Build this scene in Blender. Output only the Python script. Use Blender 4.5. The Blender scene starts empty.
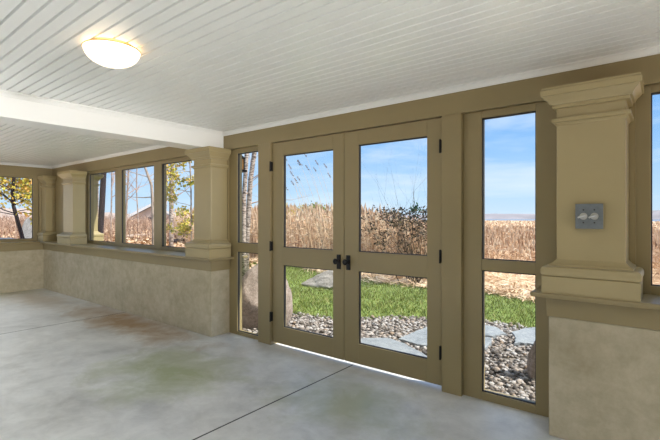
import bpy, bmesh, math, random
from mathutils import Vector, Matrix, noise

random.seed(7)
scene = bpy.context.scene
COL = scene.collection
R = math.radians

# ------------------------------------------------------------------ camera numbers (photo frame 660x440)
F, YAW, HY, EYE = 424.0, R(38.5), 217.0, 1.28
FW = Vector((-math.sin(YAW), math.cos(YAW), 0))
RT = Vector((math.cos(YAW), math.sin(YAW), 0))

def at(px, depth, z=0.0):
    """a spot seen at column px, depth metres along the view axis"""
    p = FW * depth + RT * (depth * (px - 330) / F)
    return Vector((p.x, p.y, z))

def zed(py, depth):
    return EYE - (py - HY) / F * depth

def on_ground(px, py, z=-0.1):
    d = (EYE - z) * F / (py - HY)
    return at(px, d, z)

# ------------------------------------------------------------------ object helpers
def tag(o, label=None, cat=None, group=None, kind=None):
    if label: o['label'] = label
    if cat: o['category'] = cat
    if group: o['group'] = group
    if kind: o['kind'] = kind
    return o

def thing(name, label, cat, loc=(0, 0, 0), group=None, kind=None):
    o = bpy.data.objects.new(name, None)
    o.empty_display_size = 0.1
    COL.objects.link(o)
    o.location = loc
    return tag(o, label, cat, group, kind)

def obj(name, bm, mat, parent=None, smooth=False, bevel=0.0, angle=40):
    bmesh.ops.recalc_face_normals(bm, faces=bm.faces)
    me = bpy.data.meshes.new(name)
    bm.to_mesh(me)
    bm.free()
    o = bpy.data.objects.new(name, me)
    COL.objects.link(o)
    me.materials.append(mat)
    if smooth:
        for p in me.polygons:
            p.use_smooth = True
        if smooth == 'auto':
            me.set_sharp_from_angle(angle=R(angle))
    if parent is not None:
        o.parent = parent
        if parent.type == 'EMPTY':
            o.matrix_parent_inverse = Matrix.Translation(-Vector(parent.location))
    if bevel > 0:
        m = o.modifiers.new('bevel', 'BEVEL')
        m.width = bevel
        m.segments = 2
        m.limit_method = 'ANGLE'
        m.angle_limit = R(40)
    return o

def B():
    return bmesh.new()

def box(bm, x0, x1, y0, y1, z0, z1):
    v = [bm.verts.new(c) for c in ((x0, y0, z0), (x1, y0, z0), (x1, y1, z0), (x0, y1, z0),
                                   (x0, y0, z1), (x1, y0, z1), (x1, y1, z1), (x0, y1, z1))]
    for f in ((0, 1, 2, 3), (4, 5, 6, 7), (0, 1, 5, 4), (1, 2, 6, 5), (2, 3, 7, 6), (3, 0, 4, 7)):
        bm.faces.new([v[i] for i in f])
    return bm

def boxes(*lst):
    bm = B()
    for b in lst:
        box(bm, *b)
    return bm

def stack(bm, fx0, fx1, fy0, fy1, profile, sides=(1, 1, 1, 1)):
    """rings of a rectangular moulding: profile = [(z, offset)], sides = (x0, x1, y0, y1) which sides flare"""
    rings = []
    for z, o in profile:
        x0, x1 = fx0 - o * sides[0], fx1 + o * sides[1]
        y0, y1 = fy0 - o * sides[2], fy1 + o * sides[3]
        rings.append([bm.verts.new(c) for c in ((x0, y0, z), (x1, y0, z), (x1, y1, z), (x0, y1, z))])
    for a, b in zip(rings, rings[1:]):
        for i in range(4):
            bm.faces.new((a[i], a[(i + 1) % 4], b[(i + 1) % 4], b[i]))
    bm.faces.new(rings[0][::-1])
    bm.faces.new(rings[-1])
    return bm

def tube(bm, pts, rad, n=7, cap=True):
    pts = [Vector(p) for p in pts]
    rings = []
    for i, p in enumerate(pts):
        d = (pts[min(i + 1, len(pts) - 1)] - pts[max(i - 1, 0)])
        if d.length < 1e-9:
            d = Vector((0, 0, 1))
        d.normalize()
        u = d.cross(Vector((0.3, 0.9, 0.13)))
        if u.length < 1e-3:
            u = d.cross(Vector((1, 0, 0)))
        u.normalize()
        w = d.cross(u)
        r = rad[i] if isinstance(rad, (list, tuple)) else rad
        rings.append([bm.verts.new(p + (u * math.cos(2 * math.pi * k / n) + w * math.sin(2 * math.pi * k / n)) * r) for k in range(n)])
    for a, b in zip(rings, rings[1:]):
        for i in range(n):
            bm.faces.new((a[i], a[(i + 1) % n], b[(i + 1) % n], b[i]))
    if cap:
        bm.faces.new(rings[0][::-1])
        bm.faces.new(rings[-1])
    return bm

def lathe(bm, c, prof, n=40, close=False):
    rings = []
    for r, z in prof:
        rings.append([bm.verts.new((c[0] + r * math.cos(2 * math.pi * k / n), c[1] + r * math.sin(2 * math.pi * k / n), z)) for k in range(n)])
    for a, b in zip(rings, rings[1:]):
        for i in range(n):
            bm.faces.new((a[i], a[(i + 1) % n], b[(i + 1) % n], b[i]))
    if close:
        bm.faces.new(rings[0])
        bm.faces.new(rings[-1])
    return bm

def cyl_y(bm, x, z, r, y0, y1, n=16):
    return tube(bm, [(x, y0, z), (x, y1, z)], r, n)

# ------------------------------------------------------------------ materials
def nodes(name):
    m = bpy.data.materials.new(name)
    m.use_nodes = True
    nt = m.node_tree
    return m, nt, nt.nodes['Principled BSDF']

def N(nt, t, **kw):
    n = nt.nodes.new(t)
    for k, v in kw.items():
        if k in n.inputs:
            n.inputs[k].default_value = v
        else:
            setattr(n, k, v)
    return n

def pos(nt, scale=(1, 1, 1)):
    g = N(nt, 'ShaderNodeNewGeometry')
    mp = N(nt, 'ShaderNodeMapping')
    mp.inputs['Scale'].default_value = scale
    nt.links.new(g.outputs['Position'], mp.inputs['Vector'])
    return mp.outputs['Vector']

def ramp(nt, fac, stops):
    r = N(nt, 'ShaderNodeValToRGB')
    e = r.color_ramp.elements
    while len(e) < len(stops):
        e.new(0.5)
    for el, (p, c) in zip(e, stops):
        el.position = p
        el.color = (*c, 1) if len(c) == 3 else c
    nt.links.new(fac, r.inputs['Fac'])
    return r.outputs['Color']

def nz(nt, scale, detail=4, rough=0.55, vec=None, s=(1, 1, 1), dist=0.0):
    n = N(nt, 'ShaderNodeTexNoise')
    n.inputs['Scale'].default_value = scale
    n.inputs['Detail'].default_value = detail
    n.inputs['Roughness'].default_value = rough
    n.inputs['Distortion'].default_value = dist
    nt.links.new(vec if vec is not None else pos(nt, s), n.inputs['Vector'])
    return n.outputs['Fac']

def mix(nt, fac, a, b, mode='MIX'):
    m = N(nt, 'ShaderNodeMix', data_type='RGBA', blend_type=mode)
    for sock, v in ((m.inputs[0], fac), (m.inputs[6], a), (m.inputs[7], b)):
        if isinstance(v, (int, float)):
            sock.default_value = v
        elif isinstance(v, tuple):
            sock.default_value = (*v, 1)
        else:
            nt.links.new(v, sock)
    return m.outputs[2]

def bump(nt, bs, h, strength, dist=0.01):
    b = N(nt, 'ShaderNodeBump')
    b.inputs['Strength'].default_value = strength
    b.inputs['Distance'].default_value = dist
    nt.links.new(h, b.inputs['Height'])
    nt.links.new(b.outputs['Normal'], bs.inputs['Normal'])

def simple(name, col, rough=0.5, metal=0.0, var=0.0, vscale=3.0, bmp=0.0, bscale=60, spec=0.5):
    m, nt, bs = nodes(name)
    bs.inputs['Roughness'].default_value = rough
    bs.inputs['Metallic'].default_value = metal
    bs.inputs['Specular IOR Level'].default_value = spec
    f = nz(nt, vscale, 5)
    lo = tuple(c * (1 - var) for c in col)
    hi = tuple(min(1, c * (1 + var)) for c in col)
    nt.links.new(ramp(nt, f, [(0.3, lo), (0.7, hi)]), bs.inputs['Base Color'])
    if bmp:
        bump(nt, bs, nz(nt, bscale, 4), bmp, 0.004)
    return m

OLIVE = simple('olive_paint', (0.295, 0.233, 0.116), 0.36, var=0.05, vscale=2.0, bmp=0.04, bscale=90)
PALE_OLIVE = simple('pale_olive', (0.40, 0.325, 0.172), 0.34, var=0.05, vscale=2.0, bmp=0.04, bscale=90)  # paler olive than the trim, on every column
WHITE = simple('white_paint', (0.86, 0.865, 0.85), 0.30, var=0.02, vscale=1.5)
BLACK = simple('black_iron', (0.018, 0.018, 0.02), 0.45, metal=0.6)
GASKET = simple('dark_gasket', (0.03, 0.03, 0.035), 0.6)
STEEL = simple('cast_metal', (0.20, 0.225, 0.25), 0.42, metal=0.7, var=0.12, vscale=40)
BRIGHT = simple('bright_metal', (0.6, 0.62, 0.64), 0.3, metal=0.8)
BRASS = simple('brass', (0.75, 0.58, 0.28), 0.3, metal=1.0)
AMBER = simple('amber_glass', (0.85, 0.42, 0.10), 0.35, var=0.15, vscale=25)
ROOF = simple('roof_shingle', (0.12, 0.11, 0.1), 0.9, var=0.2, vscale=8)

def plaster():
    m, nt, bs = nodes('sand_plaster')
    a = nz(nt, 2.2, 6, 0.65, s=(1, 1, 1.4), dist=0.4)
    b = nz(nt, 11, 6, 0.7)
    base = ramp(nt, a, [(0.30, (0.38, 0.325, 0.215)), (0.55, (0.49, 0.43, 0.305)), (0.75, (0.56, 0.50, 0.375))])
    c = mix(nt, 0.35, base, ramp(nt, b, [(0.35, (0.33, 0.28, 0.18)), (0.65, (0.59, 0.53, 0.40))]))
    nt.links.new(c, bs.inputs['Base Color'])
    bs.inputs['Roughness'].default_value = 0.85
    bump(nt, bs, nz(nt, 140, 5, 0.7), 0.35, 0.006)
    return m
PLASTER = plaster()

def concrete():
    m, nt, bs = nodes('polished_concrete')
    a = nz(nt, 0.9, 7, 0.62, dist=0.7)
    b = nz(nt, 4.5, 7, 0.7, dist=0.3)
    base = ramp(nt, a, [(0.30, (0.40, 0.405, 0.39)), (0.47, (0.60, 0.605, 0.59)), (0.66, (0.74, 0.745, 0.73))])
    base = mix(nt, 0.35, base, ramp(nt, b, [(0.35, (0.36, 0.36, 0.35)), (0.62, (0.78, 0.78, 0.76))]))
    # damp green algae patches near the door and brown tea-coloured stains along the low wall
    def patch(cx, cy, rx, ry, seed):
        g = N(nt, 'ShaderNodeNewGeometry')
        mp = N(nt, 'ShaderNodeMapping')
        mp.inputs['Location'].default_value = (-cx / rx, -cy / ry, 0)
        mp.inputs['Scale'].default_value = (1 / rx, 1 / ry, 0)
        nt.links.new(g.outputs['Position'], mp.inputs['Vector'])
        ln = N(nt, 'ShaderNodeVectorMath', operation='LENGTH')
        nt.links.new(mp.outputs['Vector'], ln.inputs[0])
        n = nz(nt, 2.6 + seed, 6, 0.68, dist=0.5)
        s = N(nt, 'ShaderNodeMath', operation='MULTIPLY_ADD')
        nt.links.new(n, s.inputs[0]); s.inputs[1].default_value = 1.7
        nt.links.new(ln.outputs['Value'], s.inputs[2])
        r = N(nt, 'ShaderNodeMapRange')
        r.inputs['From Min'].default_value = 1.75
        r.inputs['From Max'].default_value = 1.0
        nt.links.new(s.outputs[0], r.inputs['Value'])
        return r.outputs['Result']
    def stain(base, p, col, k):
        mu = N(nt, 'ShaderNodeMath', operation='MULTIPLY')
        nt.links.new(p, mu.inputs[0]); mu.inputs[1].default_value = k
        return mix(nt, mu.outputs[0], base, col)
    base = stain(base, patch(-3.25, 1.95, 0.85, 0.75, 0), (0.30, 0.34, 0.14), 0.8)
    base = stain(base, patch(-1.75, 2.35, 0.75, 0.55, 0.7), (0.34, 0.36, 0.19), 0.7)
    base = stain(base, patch(-5.2, 2.5, 1.9, 0.46, 0.4), (0.34, 0.21, 0.10), 0.95)
    base = stain(base, patch(-7.6, 2.35, 1.3, 0.5, 1.1), (0.38, 0.29, 0.18), 0.6)
    base = stain(base, patch(-8.6, 1.8, 0.4, 1.6, 1.6), (0.32, 0.29, 0.10), 0.55)
    nt.links.new(base, bs.inputs['Base Color'])
    rr = ramp(nt, b, [(0.3, (0.30, 0.30, 0.30)), (0.7, (0.48, 0.48, 0.48))])
    nt.links.new(rr, bs.inputs['Roughness'])
    bump(nt, bs, b, 0.05, 0.004)
    return m
CONCRETE = concrete()

def glass():
    m = bpy.data.materials.new('window_glass')
    m.use_nodes = True
    nt = m.node_tree
    nt.nodes.clear()
    out = N(nt, 'ShaderNodeOutputMaterial')
    tr = N(nt, 'ShaderNodeBsdfTransparent')
    tr.inputs['Color'].default_value = (0.97, 0.985, 0.98, 1)
    gl = N(nt, 'ShaderNodeBsdfGlossy')
    gl.inputs['Roughness'].default_value = 0.02
    lw = N(nt, 'ShaderNodeLayerWeight')
    lw.inputs['Blend'].default_value = 0.5
    pw = N(nt, 'ShaderNodeMath', operation='POWER')
    nt.links.new(lw.outputs['Facing'], pw.inputs[0])
    pw.inputs[1].default_value = 5.0
    fr = N(nt, 'ShaderNodeMath', operation='MULTIPLY_ADD')
    nt.links.new(pw.outputs[0], fr.inputs[0])
    fr.inputs[1].default_value = 0.35
    fr.inputs[2].default_value = 0.012
    mx = N(nt, 'ShaderNodeMixShader')
    nt.links.new(fr.outputs[0], mx.inputs[0])
    nt.links.new(tr.outputs[0], mx.inputs[1])
    nt.links.new(gl.outputs[0], mx.inputs[2])
    nt.links.new(mx.outputs[0], out.inputs[0])
    return m
GLASS = glass()

def emit_glass():
    m, nt, bs = nodes('lit_opal_glass')
    bs.inputs['Base Color'].default_value = (0.9, 0.88, 0.82, 1)
    bs.inputs['Emission Color'].default_value = (1.0, 0.74, 0.48, 1)
    bs.inputs['Emission Strength'].default_value = 1.5
    return m
OPAL = emit_glass()

def island(name, stops, rough=0.85, noise_scale=30, spec=0.3, k=0.35):
    """colour that varies from piece to piece of one mesh"""
    m, nt, bs = nodes(name)
    g = N(nt, 'ShaderNodeNewGeometry')
    c = ramp(nt, g.outputs['Random Per Island'], stops)
    n = ramp(nt, nz(nt, noise_scale, 3), [(0.3, (0.55, 0.55, 0.55)), (0.7, (1, 1, 1))])
    nt.links.new(mix(nt, k, c, n, 'MULTIPLY'), bs.inputs['Base Color'])
    bs.inputs['Roughness'].default_value = rough
    bs.inputs['Specular IOR Level'].default_value = spec
    return m
GRAVEL = island('pebbles', [(0.0, (0.07, 0.06, 0.055)), (0.3, (0.22, 0.185, 0.16)), (0.55, (0.35, 0.305, 0.275)), (0.8, (0.52, 0.50, 0.49)), (1.0, (0.33, 0.24, 0.17))], 0.75, 60)
GRASS = island('lawn_blades', [(0.0, (0.095, 0.14, 0.02)), (0.4, (0.17, 0.225, 0.035)), (0.75, (0.26, 0.30, 0.06)), (1.0, (0.38, 0.33, 0.14))], 0.7, 0.7, k=0.5)
REED = island('dry_reed', [(0.0, (0.34, 0.20, 0.12)), (0.3, (0.62, 0.41, 0.26)), (0.65, (0.80, 0.60, 0.41)), (1.0, (0.88, 0.75, 0.58))], 0.8, 0.6)
PLUME = island('reed_plume', [(0.0, (0.16, 0.10, 0.075)), (1.0, (0.30, 0.21, 0.15))], 0.9)
STRAW = island('straw_litter', [(0.0, (0.55, 0.37, 0.22)), (0.5, (0.76, 0.56, 0.37)), (1.0, (0.86, 0.70, 0.50))], 0.85, 2)
LEAF_Y = island('yellow_green_leaves', [(0.0, (0.26, 0.28, 0.04)), (0.4, (0.58, 0.52, 0.08)), (0.75, (0.78, 0.58, 0.10)), (1.0, (0.72, 0.38, 0.12))], 0.6, 5)
LEAF_G = island('green_leaves', [(0.0, (0.07, 0.11, 0.02)), (0.5, (0.22, 0.26, 0.05)), (1.0, (0.46, 0.44, 0.10))], 0.6, 5)
LEAF_D = island('withered_leaves', [(0.0, (0.035, 0.03, 0.022)), (0.7, (0.10, 0.07, 0.045)), (1.0, (0.16, 0.12, 0.05))], 0.7, 5)
LEAF_EVER = island('evergreen_leaves', [(0.0, (0.01, 0.05, 0.012)), (1.0, (0.03, 0.11, 0.03))], 0.6, 5)
TWIG = island('bare_twigs', [(0.0, (0.22, 0.12, 0.085)), (0.5, (0.48, 0.31, 0.22)), (1.0, (0.68, 0.50, 0.38))], 0.9)
DEADLEAF = island('fallen_leaves', [(0.0, (0.26, 0.14, 0.07)), (0.5, (0.50, 0.32, 0.19)), (1.0, (0.72, 0.55, 0.40))], 0.85, 3)

def rock_mat(name, c0, c1, c2, sc=5.0):
    m, nt, bs = nodes(name)
    a = nz(nt, sc, 8, 0.7, dist=0.6)
    b = nz(nt, sc * 7, 5, 0.7)
    c = mix(nt, 0.4, ramp(nt, a, [(0.3, c0), (0.5, c1), (0.7, c2)]), ramp(nt, b, [(0.35, c0), (0.65, c2)]))
    nt.links.new(c, bs.inputs['Base Color'])
    bs.inputs['Roughness'].default_value = 0.9
    bump(nt, bs, b, 0.6, 0.02)
    return m
ROCK = rock_mat('granite_boulder', (0.10, 0.07, 0.055), (0.36, 0.28, 0.235), (0.50, 0.42, 0.36))
ROCK_W = rock_mat('pale_stone', (0.25, 0.21, 0.18), (0.40, 0.35, 0.30), (0.52, 0.47, 0.42))
SLAB = rock_mat('bluestone', (0.15, 0.17, 0.19), (0.26, 0.28, 0.30), (0.36, 0.38, 0.39), 3.0)
ROCK_G = rock_mat('grey_rock', (0.10, 0.10, 0.11), (0.24, 0.24, 0.25), (0.42, 0.42, 0.43))

def bark(name, c0, c1, band=(1, 1, 6), sc=4.0, lo=0.40, hi=0.50):
    m, nt, bs = nodes(name)
    a = nz(nt, sc, 6, 0.65, s=band, dist=0.3)
    nt.links.new(ramp(nt, a, [(lo, c0), (hi, c1)]), bs.inputs['Base Color'])
    bs.inputs['Roughness'].default_value = 0.85
    bump(nt, bs, a, 0.3, 0.01)
    return m
BIRCH = bark('birch_bark', (0.09, 0.06, 0.05), (0.50, 0.41, 0.36), (2.5, 2.5, 9), 5.0, 0.42, 0.56)
DARKBARK = bark('dark_bark', (0.012, 0.008, 0.012), (0.03, 0.02, 0.026), (6, 6, 1))
GREYBARK = bark('grey_bark', (0.16, 0.12, 0.10), (0.38, 0.30, 0.25), (6, 6, 1))

def ground_mat():
    m, nt, bs = nodes('marsh_ground')
    a = nz(nt, 0.35, 8, 0.7)
    b = nz(nt, 6.0, 8, 0.75)
    c = mix(nt, 0.5, ramp(nt, a, [(0.35, (0.50, 0.34, 0.20)), (0.65, (0.74, 0.53, 0.35))]),
            ramp(nt, b, [(0.3, (0.46, 0.30, 0.18)), (0.7, (0.80, 0.60, 0.42))]))
    nt.links.new(c, bs.inputs['Base Color'])
    bs.inputs['Roughness'].default_value = 0.95
    bump(nt, bs, b, 0.8, 0.05)
    return m
GROUND = ground_mat()
SOIL = simple('dark_soil', (0.16, 0.135, 0.11), 0.95, var=0.4, vscale=12, bmp=0.5, bscale=30)
LAWNSOIL = simple('lawn_soil', (0.17, 0.23, 0.05), 0.95, var=0.3, vscale=4)
HILL = simple('wooded_hill', (0.27, 0.25, 0.27), 1.0, var=0.25, vscale=0.05)
HILLTAN = simple('tan_ridge', (0.42, 0.32, 0.27), 1.0, var=0.2, vscale=0.08)
WATER = simple('lake_water', (0.10, 0.16, 0.26), 0.12)
SIDING = simple('pale_siding', (0.62, 0.50, 0.42), 0.8, var=0.08, vscale=2)
FASCIA = simple('white_fascia', (0.8, 0.78, 0.76), 0.6)
SHINGLE = simple('house_roof', (0.55, 0.45, 0.42), 0.9, var=0.1)

# ------------------------------------------------------------------ main measurements
YK = 2.745          # face of the low walls and column shafts
YD = 2.97           # face of the doors
YH = 2.95           # face of header and posts
XE = -8.73          # face of the end low wall
ZL, ZH, ZC = 0.845, 2.022, 2.216
KO = 3.11           # outer face

# floor: three concrete slabs with open joints
bm = B()
for a, b in ((-8.95, -5.705), (-5.697, -2.135), (-2.125, 4.0)):
    box(bm, a, b, -3.3, 3.12, -0.12, 0.0)
box(bm, -8.95, 4.0, -3.3, 3.12, -0.3, -0.10)
fl = tag(obj('floor', bm, CONCRETE), 'stained grey concrete porch floor with straight control joints', 'floor', kind='structure')
for x in (-5.701, -2.130):
    obj('joint_filler', boxes((x - 0.006, x + 0.006, -3.3, 3.0, -0.05, 0.0003)), GASKET, fl)['label'] = 'dark joint filler'

# ceiling: beadboard with real grooves running along the door wall
bm = B()
prof = []
y = -3.3
while y < 3.0:
    prof += [(y, ZC), (y + 0.057, ZC), (y + 0.0585, ZC + 0.024), (y + 0.0685, ZC + 0.024)]
    y += 0.07
a = [bm.verts.new((-8.95, p[0], p[1])) for p in prof]
b = [bm.verts.new((4.0, p[0], p[1])) for p in prof]
for i in range(len(prof) - 1):
    bm.faces.new((a[i], a[i + 1], b[i + 1], b[i]))
box(bm, -8.95, 4.0, -3.3, 3.0, ZC + 0.03, ZC + 0.06)
tag(obj('ceiling', bm, WHITE), 'white beadboard porch ceiling with narrow grooves', 'ceiling', kind='structure')
tag(obj('roof', boxes((-9.3, 4.4, -3.6, 3.45, ZC + 0.08, ZC + 0.26)), ROOF), 'dark roof deck over the porch', 'roof', kind='structure')

# dropped beam between the bays
bm = boxes((-4.13, -3.855, -3.3, YH, ZH + 0.001, ZC + 0.02))
tag(obj('ceiling_beam', bm, WHITE, bevel=0.004), 'white boxed ceiling beam running to the freestanding column', 'beam', kind='structure')

def crown(name, pts, label):
    """small cove: pts = list of (xa, ya, xb, yb, nx, ny)"""
    bm = B()
    for xa, ya, xb, yb, nx, ny in pts:
        pr = [(0, -0.040), (0.010, -0.040), (0.014, -0.026), (0.026, -0.012), (0.034, -0.010), (0.034, 0.002), (0, 0.002)]
        A = [bm.verts.new((xa + nx * o, ya + ny * o, ZC + z)) for o, z in pr]
        Bq = [bm.verts.new((xb + nx * o, yb + ny * o, ZC + z)) for o, z in pr]
        for i in range(len(pr)):
            j = (i + 1) % len(pr)
            bm.faces.new((A[i], A[j], Bq[j], Bq[i]))
        bm.faces.new(A)
        bm.faces.new(Bq[::-1])
    return tag(obj(name, bm, WHITE, smooth='auto', angle=25), label, 'crown moulding', kind='structure')
crown('trim_1', [(-3.855, YH, 4.0, YH, 0, -1)], 'white crown moulding above the doors and switch pilaster')
crown('trim_2', [(-8.95, YH, -4.13, YH, 0, -1)], 'white crown moulding above the band of three windows')
crown('trim_3', [(-8.93, -3.3, -8.93, YH, 1, 0)], 'white crown moulding along the end wall')
crown('trim_4', [(-3.855, -3.3, -3.855, YH - 0.03, 1, 0)], 'thin white moulding along the near side of the ceiling beam')

# header, low walls, ledges
tag(obj('wall_front', boxes((-8.95, 4.0, YH, KO, ZH, ZC + 0.03)), OLIVE, bevel=0.003), 'olive painted header over doors and windows', 'wall', kind='structure')
tag(obj('wall_end', boxes((-9.11, -8.93, -3.3, KO, ZH, ZC + 0.03)), OLIVE, bevel=0.003), 'olive painted header over the end wall window', 'wall', kind='structure')

def low_wall(name, b, label):
    return tag(obj(name, boxes(b), PLASTER, bevel=0.006), label, 'wall', kind='structure')
low_wall('wall_left', (XE - 0.03, -3.80, YK, KO, 0, 0.70), 'rough plaster low wall under the band of three windows')
low_wall('wall_right', (-0.545, 4.0, YK, KO, 0, 0.70), 'rough plaster low wall under the switch pilaster')
low_wall('wall_corner', (-9.11, XE, -3.3, KO, 0, 0.70), 'rough plaster low wall across the far end')

def ledge(name, x0, x1, y0, y1, out, label):
    """fascia board and projecting cap around a low wall; out = overhang on (x0, x1, y0, y1)"""
    bm = B()
    box(bm, x0, x1, y0, y1, 0.700, 0.822)
    o = 0.070
    stack(bm, x0, x1, y0, y1, [(0.806, 0.0), (0.811, 0.012), (0.818, 0.018), (0.818, o), (0.838, o + 0.004), (ZL, o)], out)
    return tag(obj(name, bm, OLIVE, bevel=0.002), label, 'ledge', kind='structure')
ledge('trim_5', XE, -3.795, YK - 0.006, KO, (0, 1, 1, 1), 'olive ledge cap along the low wall of three windows')
ledge('trim_6', -0.555, 4.0, YK - 0.006, KO, (1, 0, 1, 1), 'olive ledge cap under the switch pilaster')
ledge('trim_7', -9.11, XE + 0.006, -3.3, KO, (1, 1, 0, 0), 'olive ledge cap along the end wall')

# solid piers behind the columns
tag(obj('wall_pier', boxes((-4.29, -3.80, 2.96, KO - 0.01, ZL, ZH)), OLIVE), 'olive pier behind the freestanding column', 'wall', kind='structure')
tag(obj('wall_pier', boxes((-0.56, -0.14, 2.96, KO - 0.01, ZL, ZH)), OLIVE), 'olive pier behind the switch pilaster', 'wall', kind='structure')
tag(obj('wall_pier', boxes((-9.11, -7.53, 2.93, KO - 0.01, ZL, ZH)), OLIVE), 'olive corner pier where end wall and window band meet', 'wall', kind='structure')
tag(obj('wall_pier', boxes((-9.11, -8.92, 2.735, 2.93, ZL, ZH)), OLIVE), 'olive wall strip behind the slim pilaster of the end wall', 'wall', kind='structure')

# out of view: the rest of the enclosure, open bays between posts
tag(obj('wall_back', boxes((-4.1, 4.0, -3.45, -3.3, 0, ZC + 0.03), (-9.11, -4.1, -3.45, -3.3, 0, 0.25), (-9.11, -4.1, -3.45, -3.3, ZH + 0.05, ZC + 0.03),
                           *[(x, x + 0.25, -3.45, -3.3, 0, ZC) for x in (-9.1, -6.7)]), OLIVE), 'olive back wall, open between posts in the far bay', 'wall', kind='structure')
tag(obj('wall_side', boxes((4.0, 4.15, -3.3, KO, ZH + 0.05, ZC + 0.03),
                           *[(4.0, 4.15, y, y + 0.25, 0, ZC) for y in (-3.3, -0.3, 2.85)]), OLIVE), 'olive posts and header of the open near end', 'wall', kind='structure')

# ------------------------------------------------------------------ columns
CAP = [(1.808, 0.0), (1.822, 0.010), (1.826, 0.022), (1.846, 0.022), (1.850, 0.004), (1.852, 0.0), (1.905, 0.0), (1.907, 0.018),
       (1.924, 0.020), (1.926, 0.030), (1.936, 0.034), (1.950, 0.043), (1.962, 0.056), (1.972, 0.062), (1.974, 0.070), (2.004, 0.072), (2.012, 0.066), (2.021, 0.066)]
BASE = [(ZL, 0.066), (0.940, 0.066), (0.943, 0.058), (0.947, 0.066), (0.960, 0.071), (0.978, 0.071), (0.992, 0.065), (0.998, 0.054),
        (1.000, 0.036), (1.008, 0.034), (1.018, 0.016), (1.032, 0.003), (1.036, 0.0)]

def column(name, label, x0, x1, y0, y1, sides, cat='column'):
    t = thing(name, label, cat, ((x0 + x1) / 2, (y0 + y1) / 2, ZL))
    obj('shaft', stack(B(), x0, x1, y0, y1, [(1.030, 0), (1.815, 0)]), PALE_OLIVE, t, bevel=0.004)
    obj('base', stack(B(), x0, x1, y0, y1, BASE, sides), PALE_OLIVE, t, smooth='auto', angle=28)
    obj('capital', stack(B(), x0, x1, y0, y1, CAP, sides), PALE_OLIVE, t, smooth='auto', angle=28)
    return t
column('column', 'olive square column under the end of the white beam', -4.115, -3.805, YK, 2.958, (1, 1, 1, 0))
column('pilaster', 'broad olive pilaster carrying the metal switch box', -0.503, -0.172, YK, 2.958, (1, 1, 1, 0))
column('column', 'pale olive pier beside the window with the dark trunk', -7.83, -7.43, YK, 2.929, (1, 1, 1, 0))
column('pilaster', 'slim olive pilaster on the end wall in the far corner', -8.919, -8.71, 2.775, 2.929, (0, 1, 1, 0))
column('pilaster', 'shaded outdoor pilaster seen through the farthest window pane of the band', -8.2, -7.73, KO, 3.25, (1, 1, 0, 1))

# ------------------------------------------------------------------ glazed units
def frame_mesh(x0, x1, z0, z1, y0, y1, holes):
    """a board with rectangular holes stacked vertically, all with the same x range"""
    hx0, hx1 = holes[0][0], holes[0][1]
    bm = B()
    box(bm, x0, hx0, y0, y1, z0, z1)
    box(bm, hx1, x1, y0, y1, z0, z1)
    zs = [z0]
    for h in holes:
        zs += [h[2], h[3]]
    zs.append(z1)
    for i in range(0, len(zs), 2):
        box(bm, hx0, hx1, y0, y1, zs[i], zs[i + 1])
    return bm

def gasket_mesh(h, y0, y1, w=0.006):
    x0, x1, z0, z1 = h
    return boxes((x0 - 0.001, x0 + w, y0, y1, z0, z1), (x1 - w, x1 + 0.001, y0, y1, z0, z1),
                 (x0, x1, y0, y1, z1 - w * 1.4, z1 + 0.001), (x0, x1, y0, y1, z0 - 0.001, z0 + w))

def glazing(t, holes, yg):
    for h in holes:
        obj('pane', boxes((h[0], h[1], yg, yg + 0.005, h[2], h[3])), GLASS, t)
        obj('gasket', gasket_mesh(h, yg - 0.007, yg + 0.011), GASKET, t)

def door(name, label, x0, x1, holes, hinge_x, hinges, knob_x, kdir):
    t = thing(name, label, 'door', ((x0 + x1) / 2, YD, 0.03), kind='structure')
    obj('door_frame', frame_mesh(x0, x1, 0.030, 2.016, YD, YD + 0.045, holes), OLIVE, t, bevel=0.0025)
    glazing(t, holes, YD + 0.022)
    for z in hinges:
        bm = B()
        box(bm, hinge_x - 0.008, hinge_x + 0.008, YH - 0.008, YD + 0.001, z - 0.045, z + 0.045)
        tube(bm, [(hinge_x, YH - 0.012, z - 0.05), (hinge_x, YH - 0.010, z + 0.05)], 0.007, 10)
        obj('hinge', bm, BLACK, t)['label'] = 'black hinge'
    p = obj('handle_plate', boxes((knob_x - 0.021, knob_x + 0.021, YD - 0.008, YD + 0.001, 0.822, 0.950)), BLACK, t, bevel=0.003)
    p['label'] = 'black handle plate'
    bm = B()
    tube(bm, [(knob_x, YD - 0.006, 0.893), (knob_x, YD - 0.045, 0.893)], 0.009, 12)
    tube(bm, [(knob_x, YD - 0.036, 0.893), (knob_x, YD - 0.042, 0.893), (knob_x, YD - 0.055, 0.893), (knob_x, YD - 0.064, 0.893)], [0.016, 0.025, 0.026, 0.016], 16)
    obj('knob', bm, BLACK, p, smooth='auto')
    return t
door('door_1', 'left leaf of the olive glazed double doors, hinged on its left', -3.098, -2.209,
     [(-2.953, -2.329, 0.197, 0.808), (-2.953, -2.329, 0.982, 1.886)], -3.101, (1.785, 0.99, 0.285), -2.262, 1)
door('door_2', 'right leaf of the olive glazed double doors, hinged on its right', -2.203, -1.303,
     [(-2.057, -1.424, 0.200, 0.819), (-2.057, -1.424, 0.984, 1.894)], -1.306, (1.80, 0.99, 0.282), -2.158, -1)
for x0, x1, w in ((-3.285, -3.103, 'left'), (-1.297, -1.148, 'right')):
    tag(obj('trim_8' if w == 'left' else 'trim_9', boxes((x0, x1, YH - 0.006, KO - 0.02, 0, ZH)), OLIVE, bevel=0.003),
        'olive door post between the doors and the %s sidelight' % ('narrow pale-trunk' if w == 'left' else 'open marsh'), 'post', kind='structure')

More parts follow.
